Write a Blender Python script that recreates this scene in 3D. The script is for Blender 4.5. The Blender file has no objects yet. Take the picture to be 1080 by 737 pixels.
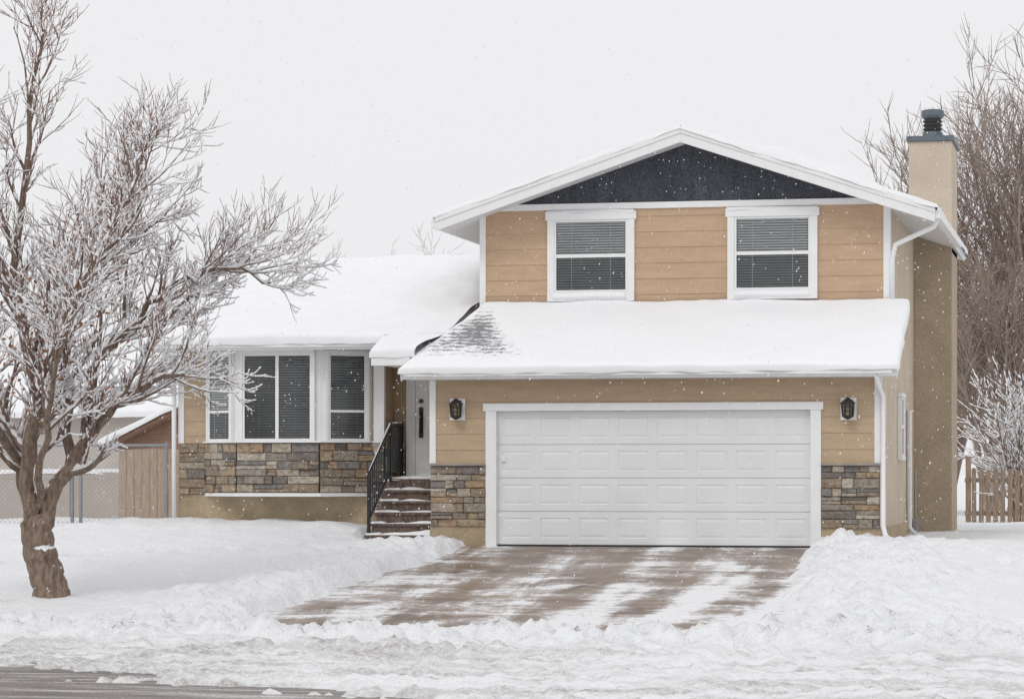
import bpy, math, random
from mathutils import Vector, noise
random.seed(7)
scene=bpy.context.scene
scene.view_settings.view_transform='Standard'
scene.view_settings.look='None'
scene.view_settings.exposure=0
scene.view_settings.gamma=1

# ------------------------------------------------------------ materials
def newmat(name):
    m=bpy.data.materials.new(name); m.use_nodes=True
    nt=m.node_tree
    b=nt.nodes.get('Principled BSDF')
    return m,nt,b
def noise_node(nt,scale,detail=4,rough=.55,vec=None,dist=0):
    n=nt.nodes.new('ShaderNodeTexNoise'); n.inputs['Scale'].default_value=scale
    n.inputs['Detail'].default_value=detail; n.inputs['Roughness'].default_value=rough
    n.inputs['Distortion'].default_value=dist
    if vec is not None: nt.links.new(vec,n.inputs['Vector'])
    return n
def ramp(nt,src,stops):
    r=nt.nodes.new('ShaderNodeValToRGB')
    e=r.color_ramp.elements
    while len(e)<len(stops): e.new(.5)
    for i,(p,c) in enumerate(stops):
        e[i].position=p; e[i].color=(c[0],c[1],c[2],1) if not isinstance(c,(int,float)) else (c,c,c,1)
    nt.links.new(src,r.inputs['Fac']); return r
def coords(nt,scale=(1,1,1),rot=(0,0,0)):
    g=nt.nodes.new('ShaderNodeNewGeometry'); mp=nt.nodes.new('ShaderNodeMapping')
    mp.inputs['Scale'].default_value=scale; mp.inputs['Rotation'].default_value=rot
    nt.links.new(g.outputs['Position'],mp.inputs['Vector']); return mp.outputs['Vector']
def bump(nt,b,h,strength=.3,dist=.02):
    bp=nt.nodes.new('ShaderNodeBump'); bp.inputs['Strength'].default_value=strength
    bp.inputs['Distance'].default_value=dist
    nt.links.new(h,bp.inputs['Height']); nt.links.new(bp.outputs['Normal'],b.inputs['Normal']); return bp
def mth(nt,op,a,bb=None,c=None,clamp=False):
    q=nt.nodes.new('ShaderNodeMath'); q.operation=op; q.use_clamp=clamp
    for i,x in enumerate((a,bb,c)):
        if x is None: continue
        if isinstance(x,(int,float)): q.inputs[i].default_value=x
        else: nt.links.new(x,q.inputs[i])
    return q.outputs[0]
def mrange(nt,src,a,b,c=0,d=1):
    q=nt.nodes.new('ShaderNodeMapRange')
    for i,x in enumerate((a,b,c,d)): q.inputs[i+1].default_value=x
    nt.links.new(src,q.inputs[0]); return q.outputs[0]
def simple(name,col,rough=.7,var=.12,scale=3,bs=.0,bscale=60,spec=.3,metal=0,vscale=(1,1,1),speck=0):
    m,nt,b=newmat(name)
    v=coords(nt,vscale)
    n=noise_node(nt,scale,3,.6,v)
    lo=[c*(1-var) for c in col]; hi=[min(1,c*(1+var)) for c in col]
    r=ramp(nt,n.outputs['Fac'],[(.3,lo),(.7,hi)]); out=r.outputs['Color']
    if speck>0:
        sn=noise_node(nt,38,2,.8,coords(nt))
        rr=ramp(nt,sn.outputs['Fac'],[(.3,1-speck),(.72,1+speck)])
        mx=nt.nodes.new('ShaderNodeMixRGB'); mx.blend_type='MULTIPLY'; mx.inputs[0].default_value=1
        nt.links.new(out,mx.inputs[1]); nt.links.new(rr.outputs[0],mx.inputs[2]); out=mx.outputs[0]
    nt.links.new(out,b.inputs['Base Color'])
    b.inputs['Roughness'].default_value=rough; b.inputs['Metallic'].default_value=metal
    b.inputs['Specular IOR Level'].default_value=spec
    if bs>0:
        n2=noise_node(nt,bscale,2,.6,v); bump(nt,b,n2.outputs['Fac'],bs,.01)
    return m
M={}
M['siding']=simple('siding_tan',(.53,.372,.25),.8,.08,2.0,.2,40,vscale=(1,1,5),speck=.07)
M['siding_low']=simple('siding_tan_low',(.48,.362,.245),.8,.08,2.0,.2,40,vscale=(1,1,5),speck=.07)
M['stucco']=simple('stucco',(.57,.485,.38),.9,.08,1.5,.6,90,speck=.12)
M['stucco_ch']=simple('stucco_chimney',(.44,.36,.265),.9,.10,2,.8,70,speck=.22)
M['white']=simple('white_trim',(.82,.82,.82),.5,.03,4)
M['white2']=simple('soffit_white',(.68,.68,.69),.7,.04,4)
M['door']=simple('garage_door_white',(.76,.775,.785),.45,.035,1.2)
M['slate']=simple('gable_dark',(.074,.079,.092),.9,.16,2.2,.6,60,vscale=(2.5,2.5,1),speck=.5)
M['found']=simple('foundation',(.42,.335,.225),.9,.2,2.5,.5,60,speck=.15)
M['black']=simple('black_metal',(.02,.02,.022),.4,.1,5,spec=.5)
M['flash']=simple('metal_flashing',(.14,.17,.19),.45,.15,6,metal=.4)
M['dark']=simple('room_dark',(.06,.062,.065),.9,.3,2)
M['blind']=simple('blind_slats',(.84,.84,.84),.8,.10,1.5)
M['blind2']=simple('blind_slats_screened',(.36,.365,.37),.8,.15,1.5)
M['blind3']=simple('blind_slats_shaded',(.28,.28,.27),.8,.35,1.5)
M['entry']=simple('entry_door',(.84,.83,.81),.5,.03,3)
M['mortar']=simple('mortar',(.14,.12,.10),.95,.2,10)
M['fencewood']=simple('fence_wood',(.45,.35,.27),.85,.2,6,.3,40,vscale=(5,5,.6))
M['picket']=simple('picket_wood',(.28,.21,.155),.85,.3,6,.3,40,vscale=(5,5,.6),speck=.2)
M['vinyl']=simple('vinyl_beige',(.46,.41,.37),.7,.06,2)
M['galv']=simple('galvanised',(.30,.32,.34),.45,.1,8,metal=.5)
M['redwood']=simple('brown_boards',(.35,.23,.175),.85,.25,5,vscale=(1,1,9))
M['nwall']=simple('neighbour_wall',(.52,.47,.43),.9,.06,2)
M['gold']=simple('lamp_amber',(.30,.22,.12),.35,.5,30)
M['leaf']=simple('dry_leaf',(.36,.17,.09),.8,.4,9)
M['shingle']=simple('shingle',(.10,.10,.11),.9,.3,9)

def snow_mat(name,col=(.88,.89,.905),b1=9,b2=70,s=.35,dist=.03):
    m,nt,b=newmat(name); v=coords(nt)
    n=noise_node(nt,b1,4,.65,v); n2=noise_node(nt,b2,2,.6,v)
    a=mth(nt,'MULTIPLY_ADD',n2.outputs['Fac'],.25,n.outputs['Fac'])
    bump(nt,b,a,s,dist)
    r=ramp(nt,n.outputs['Fac'],[(.3,[c*.96 for c in col]),(.65,col)])
    nt.links.new(r.outputs['Color'],b.inputs['Base Color'])
    b.inputs['Roughness'].default_value=.8; b.inputs['Specular IOR Level'].default_value=.2
    return m
M['snowroof']=snow_mat('roof_snow',(.86,.87,.888),3,50,.45)
bm,bnt,bb=newmat('branch_snow'); bn=noise_node(bnt,9,2,.5,coords(bnt)); br=ramp(bnt,bn.outputs['Fac'],[(.3,(.82,.83,.85)),(.6,(.9,.905,.92))]); bnt.links.new(br.outputs[0],bb.inputs['Base Color']); bb.inputs['Roughness'].default_value=.8
M['branchsnow']=bm
def ground_snow():
    m,nt,b=newmat('snow'); L=nt.links; v=coords(nt)
    n=noise_node(nt,5,5,.75,v); n2=noise_node(nt,30,2,.7,v)
    a=mth(nt,'MULTIPLY_ADD',n2.outputs['Fac'],.35,n.outputs['Fac'])
    bump(nt,b,a,.95,.06)
    sep=nt.nodes.new('ShaderNodeSeparateXYZ'); L.new(v,sep.inputs[0])
    st=mrange(nt,sep.outputs['Y'],-11.4,-12.9,0,1)
    sn=noise_node(nt,1.5,5,.7,coords(nt,(.2,2.2,1),(0,0,math.radians(-3))))
    lx=mrange(nt,sep.outputs['X'],-1,-7,-.01,.07)
    f=mth(nt,'MULTIPLY',mrange(nt,mth(nt,'ADD',sn.outputs['Fac'],lx),.43,.64),st)
    gr=noise_node(nt,18,3,.75,v)
    f=mth(nt,'MULTIPLY',f,mrange(nt,gr.outputs['Fac'],.35,.60,.22,.85))
    r=ramp(nt,n.outputs['Fac'],[(.3,(.825,.835,.855)),(.65,(.87,.88,.897))])
    mx=nt.nodes.new('ShaderNodeMixRGB'); L.new(f,mx.inputs[0]); L.new(r.outputs[0],mx.inputs[1]); mx.inputs[2].default_value=(.38,.35,.325,1)
    L.new(mx.outputs[0],b.inputs['Base Color']); b.inputs['Roughness'].default_value=.8; b.inputs['Specular IOR Level'].default_value=.2
    return m
M['snow']=ground_snow()

def shed_snow():
    m,nt,b=newmat('roof_snow_thin'); v=coords(nt); L=nt.links
    n=noise_node(nt,3,4,.6,v); bump(nt,b,n.outputs['Fac'],.45,.03)
    sep=nt.nodes.new('ShaderNodeSeparateXYZ'); L.new(v,sep.inputs[0])
    X=mth(nt,'SUBTRACT',sep.outputs['X'],-6.42); Yc=mth(nt,'SUBTRACT',sep.outputs['Y'],.62)
    half=mrange(nt,Yc,.66,-.75,.12,.80)
    dx=mth(nt,'DIVIDE',mth(nt,'ABSOLUTE',X),half)
    dy=mth(nt,'DIVIDE',mth(nt,'ABSOLUTE',Yc),.74)
    patch=mth(nt,'SUBTRACT',1.0,mth(nt,'MAXIMUM',dx,dy))
    ns=noise_node(nt,8,5,.85,coords(nt,(1,2.8,1)))
    course=mth(nt,'ABSOLUTE',mth(nt,'SINE',mth(nt,'MULTIPLY',sep.outputs['Y'],math.pi/.13)))
    val=mth(nt,'ADD',mth(nt,'MULTIPLY',patch,.7),mth(nt,'MULTIPLY',mth(nt,'SUBTRACT',ns.outputs['Fac'],.5),4.6))
    val=mth(nt,'ADD',val,mth(nt,'MULTIPLY',mth(nt,'SUBTRACT',course,.55),.45))
    fac=mth(nt,'MULTIPLY',mrange(nt,val,.14,.42),mrange(nt,patch,-.25,.1))
    fac=mth(nt,'MULTIPLY',fac,.85)
    mx=nt.nodes.new('ShaderNodeMixRGB'); L.new(fac,mx.inputs[0])
    mx.inputs[1].default_value=(.86,.87,.888,1); mx.inputs[2].default_value=(.11,.11,.12,1)
    L.new(mx.outputs[0],b.inputs['Base Color']); b.inputs['Roughness'].default_value=.8
    return m
M['shedsnow']=shed_snow()

def stone_mat():
    m,nt,b=newmat('ledgestone'); L=nt.links
    g=nt.nodes.new('ShaderNodeNewGeometry')
    r=ramp(nt,g.outputs['Random Per Island'],[(0,(.33,.285,.235)),(.12,(.41,.32,.22)),(.24,(.22,.19,.165)),(.36,(.45,.38,.30)),(.48,(.30,.24,.19)),(.6,(.40,.28,.18)),(.7,(.25,.235,.22)),(.8,(.49,.43,.355)),(.9,(.32,.245,.175))])
    r.color_ramp.interpolation='CONSTANT'
    n=noise_node(nt,13,4,.7,coords(nt,(1,1,1.6)))
    r2=ramp(nt,n.outputs['Fac'],[(.28,.42),(.72,1.3)])
    mx=nt.nodes.new('ShaderNodeMixRGB'); mx.blend_type='MULTIPLY'; mx.inputs[0].default_value=1
    L.new(r.outputs[0],mx.inputs[1]); L.new(r2.outputs[0],mx.inputs[2]); L.new(mx.outputs[0],b.inputs['Base Color'])
    b.inputs['Roughness'].default_value=.85
    bump(nt,b,n.outputs['Fac'],.8,.03); return m
M['stone']=stone_mat()

def upsnow_mat(name,base,thr=.35,amount=1,nscale=8,var=.3):
    m,nt,b=newmat(name); L=nt.links
    g=nt.nodes.new('ShaderNodeNewGeometry'); sep=nt.nodes.new('ShaderNodeSeparateXYZ')
    L.new(g.outputs['Normal'],sep.inputs[0])
    n=noise_node(nt,nscale,3,.65,coords(nt))
    a=mth(nt,'MULTIPLY_ADD',n.outputs['Fac'],1.2,sep.outputs['Z'])
    mr=mrange(nt,a,thr+.6,thr+.75,0,amount)
    n2=noise_node(nt,20,2,.7,coords(nt,(1,1,.35)))
    r=ramp(nt,n2.outputs['Fac'],[(.3,[c*(1-var) for c in base]),(.7,[c*(1+var) for c in base])])
    mx=nt.nodes.new('ShaderNodeMixRGB'); L.new(mr,mx.inputs[0]); L.new(r.outputs[0],mx.inputs[1])
    mx.inputs[2].default_value=(.88,.89,.91,1); L.new(mx.outputs[0],b.inputs['Base Color'])
    b.inputs['Roughness'].default_value=.85
    if name not in('twig_red','far_bark'): bump(nt,b,n2.outputs['Fac'],.9,.03)
    return m
M['bark']=upsnow_mat('bark',(.20,.145,.11),.5,var=.5)
M['twig']=upsnow_mat('twig_red',(.25,.125,.09),.6)
M['fartree']=upsnow_mat('far_bark',(.35,.275,.23),.7,.65)  # bark paled for far trees, distance haze put into the colour
M['hazetree']=simple('haze_bark',(.72,.70,.70),.9,.1,3)  # farthest trees: stronger distance haze painted in as a near-white base colour
M['step']=upsnow_mat('step_stone',(.14,.10,.08),.60,.9,7,.5)

def glass_mat():
    m,nt,b=newmat('window_glass'); L=nt.links
    nt.nodes.remove(b); out=nt.nodes['Material Output']
    t=nt.nodes.new('ShaderNodeBsdfTransparent'); t.inputs[0].default_value=(.9,.93,.93,1)
    gl=nt.nodes.new('ShaderNodeBsdfGlossy'); gl.inputs['Roughness'].default_value=.03
    fr=nt.nodes.new('ShaderNodeFresnel'); fr.inputs[0].default_value=1.5
    mx=nt.nodes.new('ShaderNodeMixShader'); L.new(fr.outputs[0],mx.inputs[0]); L.new(t.outputs[0],mx.inputs[1]); L.new(gl.outputs[0],mx.inputs[2])
    L.new(mx.outputs[0],out.inputs[0]); return m
M['glass']=glass_mat()

def driveway_mat():
    m,nt,b=newmat('driveway_concrete'); L=nt.links
    v=coords(nt)
    n=noise_node(nt,1.1,4,.65,v); 
    r=ramp(nt,n.outputs['Fac'],[(.32,(.15,.108,.082)),(.5,(.24,.18,.14)),(.7,(.34,.27,.215))])
    sep=nt.nodes.new('ShaderNodeSeparateXYZ'); L.new(v,sep.inputs[0])
    s1=noise_node(nt,1.15,4,.65,coords(nt,(1.3,.28,1),(0,0,math.radians(8))),.5)
    s2=noise_node(nt,1.1,5,.72,coords(nt,(.55,1.5,1),(0,0,math.radians(-24))),.3)
    gx=mrange(nt,sep.outputs['X'],-6.8,-.8,-.035,.035)
    gy=mrange(nt,sep.outputs['Y'],-.5,-9.5,-.03,.055)
    fine=noise_node(nt,14,4,.85,coords(nt,(.6,1.3,1)))
    # tyre tracks: pairs of bands running to the street, bending a little
    wv=mth(nt,'MULTIPLY',mth(nt,'SINE',mth(nt,'MULTIPLY',sep.outputs['Y'],.35)),.35)
    xb=mth(nt,'ADD',sep.outputs['X'],wv)
    trk=None
    for c in (-5.35,-3.9,-2.75,-1.5):
        d=mth(nt,'ABSOLUTE',mth(nt,'SUBTRACT',xb,c)); q=mrange(nt,d,.14,.42,1,0)
        trk=q if trk is None else mth(nt,'MAXIMUM',trk,q)
    tot=mth(nt,'ADD',mth(nt,'MULTIPLY',s1.outputs['Fac'],.45),mth(nt,'MULTIPLY',s2.outputs['Fac'],.55))
    tot=mth(nt,'ADD',tot,mth(nt,'ADD',gx,gy))
    tot=mth(nt,'ADD',tot,mth(nt,'MULTIPLY_ADD',trk,-.085,.045))
    t2=mth(nt,'MULTIPLY_ADD',mth(nt,'SUBTRACT',fine.outputs['Fac'],.5),.42,tot)
    mk=mrange(nt,t2,.51,.59)
    light=mrange(nt,tot,.46,.58,0,.35)
    fac=mth(nt,'MAXIMUM',mth(nt,'MULTIPLY',mk,.93),light)
    jy=mth(nt,'PINGPONG',sep.outputs['Y'],1.55)
    jm=mrange(nt,jy,.012,.03,.6,1)
    mj=nt.nodes.new('ShaderNodeMixRGB'); mj.blend_type='MULTIPLY'; mj.inputs[0].default_value=1; L.new(r.outputs[0],mj.inputs[1]); L.new(jm,mj.inputs[2])
    mx=nt.nodes.new('ShaderNodeMixRGB'); L.new(fac,mx.inputs[0]); L.new(mj.outputs[0],mx.inputs[1]); mx.inputs[2].default_value=(.84,.85,.87,1)
    L.new(mx.outputs[0],b.inputs['Base Color'])
    L.new(mrange(nt,fac,0,1,.38,.85),b.inputs['Roughness']); b.inputs['Specular IOR Level'].default_value=.3
    bump(nt,b,t2,.6,.04); return m
M['drive']=driveway_mat()
def street_mat():
    m,nt,b=newmat('wet_asphalt'); L=nt.links
    v=coords(nt,(.3,2.2,1),(0,0,math.radians(-3)))
    n=noise_node(nt,1.6,5,.75,v,.3)
    n2=noise_node(nt,30,3,.7,coords(nt))
    a=mth(nt,'MULTIPLY_ADD',mth(nt,'SUBTRACT',n2.outputs['Fac'],.5),.5,n.outputs['Fac'])
    r=ramp(nt,a,[(.36,(.10,.085,.075)),(.54,(.19,.165,.15)),(.64,(.45,.43,.42)),(.78,(.8,.8,.81))])
    L.new(r.outputs[0],b.inputs['Base Color']); b.inputs['Roughness'].default_value=.45
    bump(nt,b,a,.7,.02); return m
M['street']=street_mat()
M['soil']=simple('soil',(.09,.065,.05),.95,.3,8,.5,30)
M['concrete']=simple('concrete',(.3,.28,.26),.85,.15,5,.3,50)

# ------------------------------------------------------------ mesh builder
class MB:
    def __init__(s): s.v=[]; s.f=[]; s.m=[]; s.mats=[]
    def mi(s,k):
        if k not in s.mats: s.mats.append(k)
        return s.mats.index(k)
    def face(s,pts,k):
        b=len(s.v); s.v.extend([tuple(p) for p in pts]); s.f.append(tuple(range(b,b+len(pts)))); s.m.append(s.mi(k))
    def hexa(s,p,k):
        b=len(s.v); s.v.extend([tuple(q) for q in p]); i=s.mi(k)
        for f in ((3,2,1,0),(4,5,6,7),(0,1,5,4),(1,2,6,5),(2,3,7,6),(3,0,4,7)):
            s.f.append(tuple(b+j for j in f)); s.m.append(i)
    def box(s,x0,x1,y0,y1,z0,z1,k):
        s.hexa([(x0,y0,z0),(x1,y0,z0),(x1,y1,z0),(x0,y1,z0),(x0,y0,z1),(x1,y0,z1),(x1,y1,z1),(x0,y1,z1)],k)
    def prism(s,bot,top,k):
        n=len(bot); b=len(s.v); s.v.extend([tuple(q) for q in bot]); s.v.extend([tuple(q) for q in top]); i=s.mi(k)
        s.f.append(tuple(b+j for j in reversed(range(n)))); s.m.append(i)
        s.f.append(tuple(b+n+j for j in range(n))); s.m.append(i)
        for j in range(n):
            q=(j+1)%n; s.f.append((b+j,b+q,b+n+q,b+n+j)); s.m.append(i)
    def tube(s,pts,rad,k,sides=6,cap=True):
        b=len(s.v); i=s.mi(k); n=len(pts)
        for j,p in enumerate(pts):
            p=Vector(p)
            if j==0: d=Vector(pts[1])-p
            elif j==n-1: d=p-Vector(pts[j-1])
            else: d=Vector(pts[j+1])-Vector(pts[j-1])
            if d.length<1e-9: d=Vector((0,0,1))
            d.normalize()
            a=d.cross(Vector((0.13,1,0.02)) if abs(d.y)<.9 else Vector((1,0,0))); a.normalize(); c=d.cross(a)
            r=rad[j] if hasattr(rad,'__len__') else rad
            for q in range(sides):
                t=2*math.pi*q/sides
                w=p+a*(math.cos(t)*r)+c*(math.sin(t)*r); s.v.append((w.x,w.y,w.z))
        for j in range(n-1):
            for q in range(sides):
                q2=(q+1)%sides
                s.f.append((b+j*sides+q,b+j*sides+q2,b+(j+1)*sides+q2,b+(j+1)*sides+q)); s.m.append(i)
        if cap and sides>3:
            s.f.append(tuple(b+q for q in reversed(range(sides)))); s.m.append(i)
            s.f.append(tuple(b+(n-1)*sides+q for q in range(sides))); s.m.append(i)
    def obj(s,name,parent=None,smooth=False,bevel=0,fixn=False):
        me=bpy.data.meshes.new(name); me.from_pydata(s.v,[],s.f)
        for k in s.mats: me.materials.append(M[k])
        me.polygons.foreach_set('material_index',s.m)
        if smooth: me.polygons.foreach_set('use_smooth',[True]*len(s.f))
        me.update()
        o=bpy.data.objects.new(name,me); scene.collection.objects.link(o)
        if parent: o.parent=parent
        if bevel:
            md=o.modifiers.new('bev','BEVEL'); md.width=bevel; md.segments=2; md.limit_method='ANGLE'
        return o
def empty(name):
    e=bpy.data.objects.new(name,None); scene.collection.objects.link(e); return e

class Frame:
    """s along the wall, n outward, z up"""
    def __init__(s,o,d):
        s.o=Vector((o[0],o[1],0)); s.d=Vector((d[0],d[1],0)).normalized(); s.n=Vector((s.d.y,-s.d.x,0))
    def p(s,a,n,z): 
        q=s.o+s.d*a+s.n*n; return (q.x,q.y,z)
    def box(s,mb,a0,a1,n0,n1,z0,z1,k):
        mb.hexa([s.p(a0,n1,z0),s.p(a1,n1,z0),s.p(a1,n0,z0),s.p(a0,n0,z0),s.p(a0,n1,z1),s.p(a1,n1,z1),s.p(a1,n0,z1),s.p(a0,n0,z1)],k)
def siding(mb,fr,a0,a1,z0,z1,k,h=.25,off=0,ref=0):
    i=math.floor((z0-ref)/h)
    while ref+i*h<z1-.005:
        zb=ref+i*h; zt=zb+h
        b=max(zb,z0); t=min(zt,z1)
        nb=off+.026-.010*(b-zb)/h; ntp=off+.026-.010*(t-zb)/h
        mb.face([fr.p(a0,nb,b),fr.p(a1,nb,b),fr.p(a1,ntp,t),fr.p(a0,ntp,t)],k)
        mb.face([fr.p(a0,off+.012,b),fr.p(a1,off+.012,b),fr.p(a1,nb,b),fr.p(a0,nb,b)],k)
        i+=1
def stones(mb,fr,a0,a1,z0,z1,rows,off=0):
    fr.box(mb,a0+.004,a1-.004,off+.002,off+.022,z0+.004,z1-.004,'mortar')
    z=z0; hs=[random.uniform(.7,1.35) for _ in range(rows)]; S=sum(hs)
    for h in hs:
        hh=(z1-z0)*h/S
        a=a0
        while a<a1-.01:
            w=random.choice([.14,.2,.28,.36,.48])*random.uniform(.8,1.2)
            e=min(a+w,a1)
            if a1-e<.09: e=a1
            n=off+random.uniform(.035,.075)
            g=.004
            if random.random()<.22 and hh>.10:
                zm=z+hh*random.uniform(.4,.6)
                stone(mb,fr,a+g,e-g,off+.01,n,z+g,zm-g*.6); stone(mb,fr,a+g,e-g,off+.01,n-.012,zm+g*.6,z+hh-g)
            else: stone(mb,fr,a+g,e-g,off+.01,n,z+g,z+hh-g)
            a=e
        z+=hh
def stone(mb,fr,a0,a1,n0,n1,z0,z1):
    j=lambda:random.uniform(-.008,.008)
    c=.008
    b=[fr.p(a0,n1-c,z0),fr.p(a1,n1-c,z0),fr.p(a1,n0,z0),fr.p(a0,n0,z0),fr.p(a0,n1-c,z1),fr.p(a1,n1-c,z1),fr.p(a1,n0,z1),fr.p(a0,n0,z1)]
    base=len(mb.v); mb.v.extend(b)
    mb.v.extend([fr.p(a0+c+abs(j()),n1+j(),z0+c+abs(j())),fr.p(a1-c-abs(j()),n1+j(),z0+c+abs(j())),fr.p(a1-c-abs(j()),n1+j(),z1-c-abs(j())),fr.p(a0+c+abs(j()),n1+j(),z1-c-abs(j()))])
    i=mb.mi('stone')
    for f in ((3,2,1,0),(4,5,6,7),(1,2,6,5),(3,0,4,7),(8,9,10,11),(0,1,9,8),(1,5,10,9),(5,4,11,10),(4,0,8,11)):
        mb.f.append(tuple(base+q for q in f)); mb.m.append(i)
def window(parent,name,fr,a0,a1,z0,z1,style,trim=.11,toptrim=.13,sill=.13,off=0,horns=.03,cols=('blind','blind2')):
    mb=MB()
    B=lambda *q:fr.box(mb,*q)
    f=.035
    if trim>0:
        B(a0-f-trim,a0-f,off,off+.075,z0-f,z1+f,'white'); B(a1+f,a1+f+trim,off,off+.075,z0-f,z1+f,'white')
        B(a0-f-trim-horns,a1+f+trim+horns,off,off+.085,z1+f,z1+f+toptrim,'white')
        B(a0-f-trim,a1+f+trim,off,off+.085,z0-f-sill,z0-f,'white')
    B(a0-f,a0,off+.024,off+.062,z0-f,z1+f,'white'); B(a1,a1+f,off+.024,off+.062,z0-f,z1+f,'white')
    B(a0,a1,off+.024,off+.062,z1,z1+f,'white'); B(a0,a1,off+.024,off+.062,z0-f,z0,'white')
    zm=(z0+z1)/2; am=(a0+a1)/2
    if style=='hung': B(a0,a1,off+.036,off+.066,zm-.028,zm+.028,'white')
    if style=='slider': B(am-.028,am+.028,off+.036,off+.066,z0,z1,'white')
    if style=='low':
        zm=z0+(z1-z0)*.33; B(a0,a1,off+.036,off+.066,zm-.02,zm+.02,'white')
    mb.obj(name+'_frame',parent,bevel=.004)
    mb=MB()
    mb.face([fr.p(a0,off+.028,z0),fr.p(a1,off+.028,z0),fr.p(a1,off+.028,z1),fr.p(a0,off+.028,z1)],'dark')
    z=z0+.02
    def slat(s0,s1,z,k):
        tl=random.uniform(-.003,.003); 
        mb.hexa([fr.p(s0,.038+off,z-.004),fr.p(s1,.038+off,z-.004+tl*.6),fr.p(s1,.031+off,z+.004+tl*.6),fr.p(s0,.031+off,z+.004),
             fr.p(s0,.038+off,z),fr.p(s1,.038+off,z+tl*.6),fr.p(s1,.031+off,z+.026),fr.p(s0,.031+off,z+.026)],k)
    while z<z1-.01:
        if style=='slider':
            slat(a0+.01,am-.01,z,cols[1]); slat(am+.01,a1-.01,z,cols[0])
        else: slat(a0+.01,a1-.01,z,cols[0] if z>zm else cols[1])
        z+=.042
    for c in (a0+(a1-a0)*.22,a0+(a1-a0)*.78):
        B2=(c-.004,c+.004,off+.0385,off+.040,z0+.01,z1-.005); fr.box(mb,*B2,cols[0])
    mb.obj(name+'_blinds',parent)
    mb=MB()
    mb.face([fr.p(a0,off+.046,z0),fr.p(a1,off+.046,z0),fr.p(a1,off+.046,z1),fr.p(a0,off+.046,z1)],'glass')
    mb.obj(name+'_glass',parent)

def fbm(x,y,z=0,o=3):
    a=1;s=0;f=1
    for i in range(o):
        s+=a*noise.noise(Vector((x*f,y*f,z+i*7.3))); a*=.5; f*=2.03
    return s
def snow_grid(mb,P00,P10,P11,P01,t,edges,k,res=.1,over=.03,amp=.02,extra=None,rnd=.14):
    P=[Vector(p) for p in (P00,P10,P11,P01)]
    nu=max(2,int(max((P[1]-P[0]).length,(P[2]-P[3]).length)/res)); nv=max(2,int(max((P[3]-P[0]).length,(P[2]-P[1]).length)/res))
    Lu=((P[1]-P[0]).length+(P[2]-P[3]).length)/2; Lv=((P[3]-P[0]).length+(P[2]-P[1]).length)/2
    def par(n,e0,e1,L):
        xs=[i/n for i in range(n+1)]
        ex0=[q/L for q in (.0,.015,.04,.08)] if e0 else [0]
        ex1=[1-q/L for q in (.08,.04,.015,.0)] if e1 else [1]
        return ex0+[x for x in xs if x>ex0[-1]+.3/n and x<ex1[0]-.3/n]+ex1
    us=par(nu,edges[0],edges[1],Lu); vs=par(nv,edges[2],edges[3],Lv)
    b=len(mb.v); i=mb.mi(k)
    nrm=(P[1]-P[0]).cross(P[3]-P[0]).normalized()
    if nrm.z<0: nrm=-nrm
    for v in vs:
        for u in us:
            p=(P[0]*(1-u)+P[1]*u)*(1-v)+(P[3]*(1-u)+P[2]*u)*v
            ed=9
            if edges[0]: ed=min(ed,u*Lu)
            if edges[1]: ed=min(ed,(1-u)*Lu)
            if edges[2]: ed=min(ed,v*Lv)
            if edges[3]: ed=min(ed,(1-v)*Lv)
            q=min(1,ed/rnd); fal=math.sqrt(max(0,1-(1-q)**2))
            th=t*(1+.0)+amp*2*fbm(p.x*.8,p.y*.8,3.1,2)+amp*.6*fbm(p.x*3,p.y*3,8.1,2)
            if extra: th+=extra(p.x,p.y)
            if ed<1e-6:
                h=-.03+.03*noise.noise(Vector((p.x*3,p.y*3,p.z)))
            else: h=th*(.25+.75*fal)
            p=p+nrm*h
            if ed<.1:
                p.x+=.018*noise.noise(Vector((p.x*4,p.y*4,1))); p.y+=.03*noise.noise(Vector((p.x*2.3,p.y*2.3,5)))
            mb.v.append((p.x,p.y,p.z))
    W=len(us)
    for a in range(len(vs)-1):
        for c in range(W-1):
            mb.f.append((b+a*W+c,b+a*W+c+1,b+(a+1)*W+c+1,b+(a+1)*W+c)); mb.m.append(i)
def slab(mb,poly,t,k):
    mb.prism([(p[0],p[1],p[2]-t) for p in poly],poly,k)

# ------------------------------------------------------------ HOUSE
house=empty('suburban_house')
YD=2.2
F0=Frame((0,0),(1,0)); FU=Frame((0,1.77),(1,0)); FS=Frame((0,0),(0,1)); FW=Frame((0,1.6),(1,0)); FD=Frame((0,YD),(1,0))
mb=MB()
mb.box(-6.98,0,.125,9.5,.02,2.72,'stucco')
mb.obj('garage_walls',house)
mb=MB()
mb.box(-6.57,-.002,1.775,9.498,2.722,5.32,'stucco')
mb.prism([(-6.57,1.775,5.322),(-.002,1.775,5.322),(-3.23,1.775,6.38)],[(-6.57,9.498,5.322),(-.002,9.498,5.322),(-3.23,9.498,6.38)],'stucco')
mb.prism([(0-.002,.12,2.722),(-.002,1.774,2.722),(-.002,1.774,3.6),(-.002,.12,2.8)],[(-6.9,.12,2.722),(-6.57,1.774,2.722),(-6.57,1.774,3.6),(-6.9,.12,2.8)],'stucco')
mb.obj('upper_walls',house)
mb=MB()
mb.box(-6.98,-6.09,0,.122,.32,2.72,'siding_low'); mb.box(-.895,0,0,.122,.32,2.72,'siding_low'); mb.box(-6.088,-.897,0,.122,2.16,2.72,'siding_low')
siding(mb,F0,-6.9,-6.1,1.27,2.72,'siding_low'); siding(mb,F0,-.89,-.08,1.27,2.72,'siding_low'); siding(mb,F0,-6.1,-.89,2.2,2.72,'siding_low')
mb.obj('garage_siding',house)
mb=MB()
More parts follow.
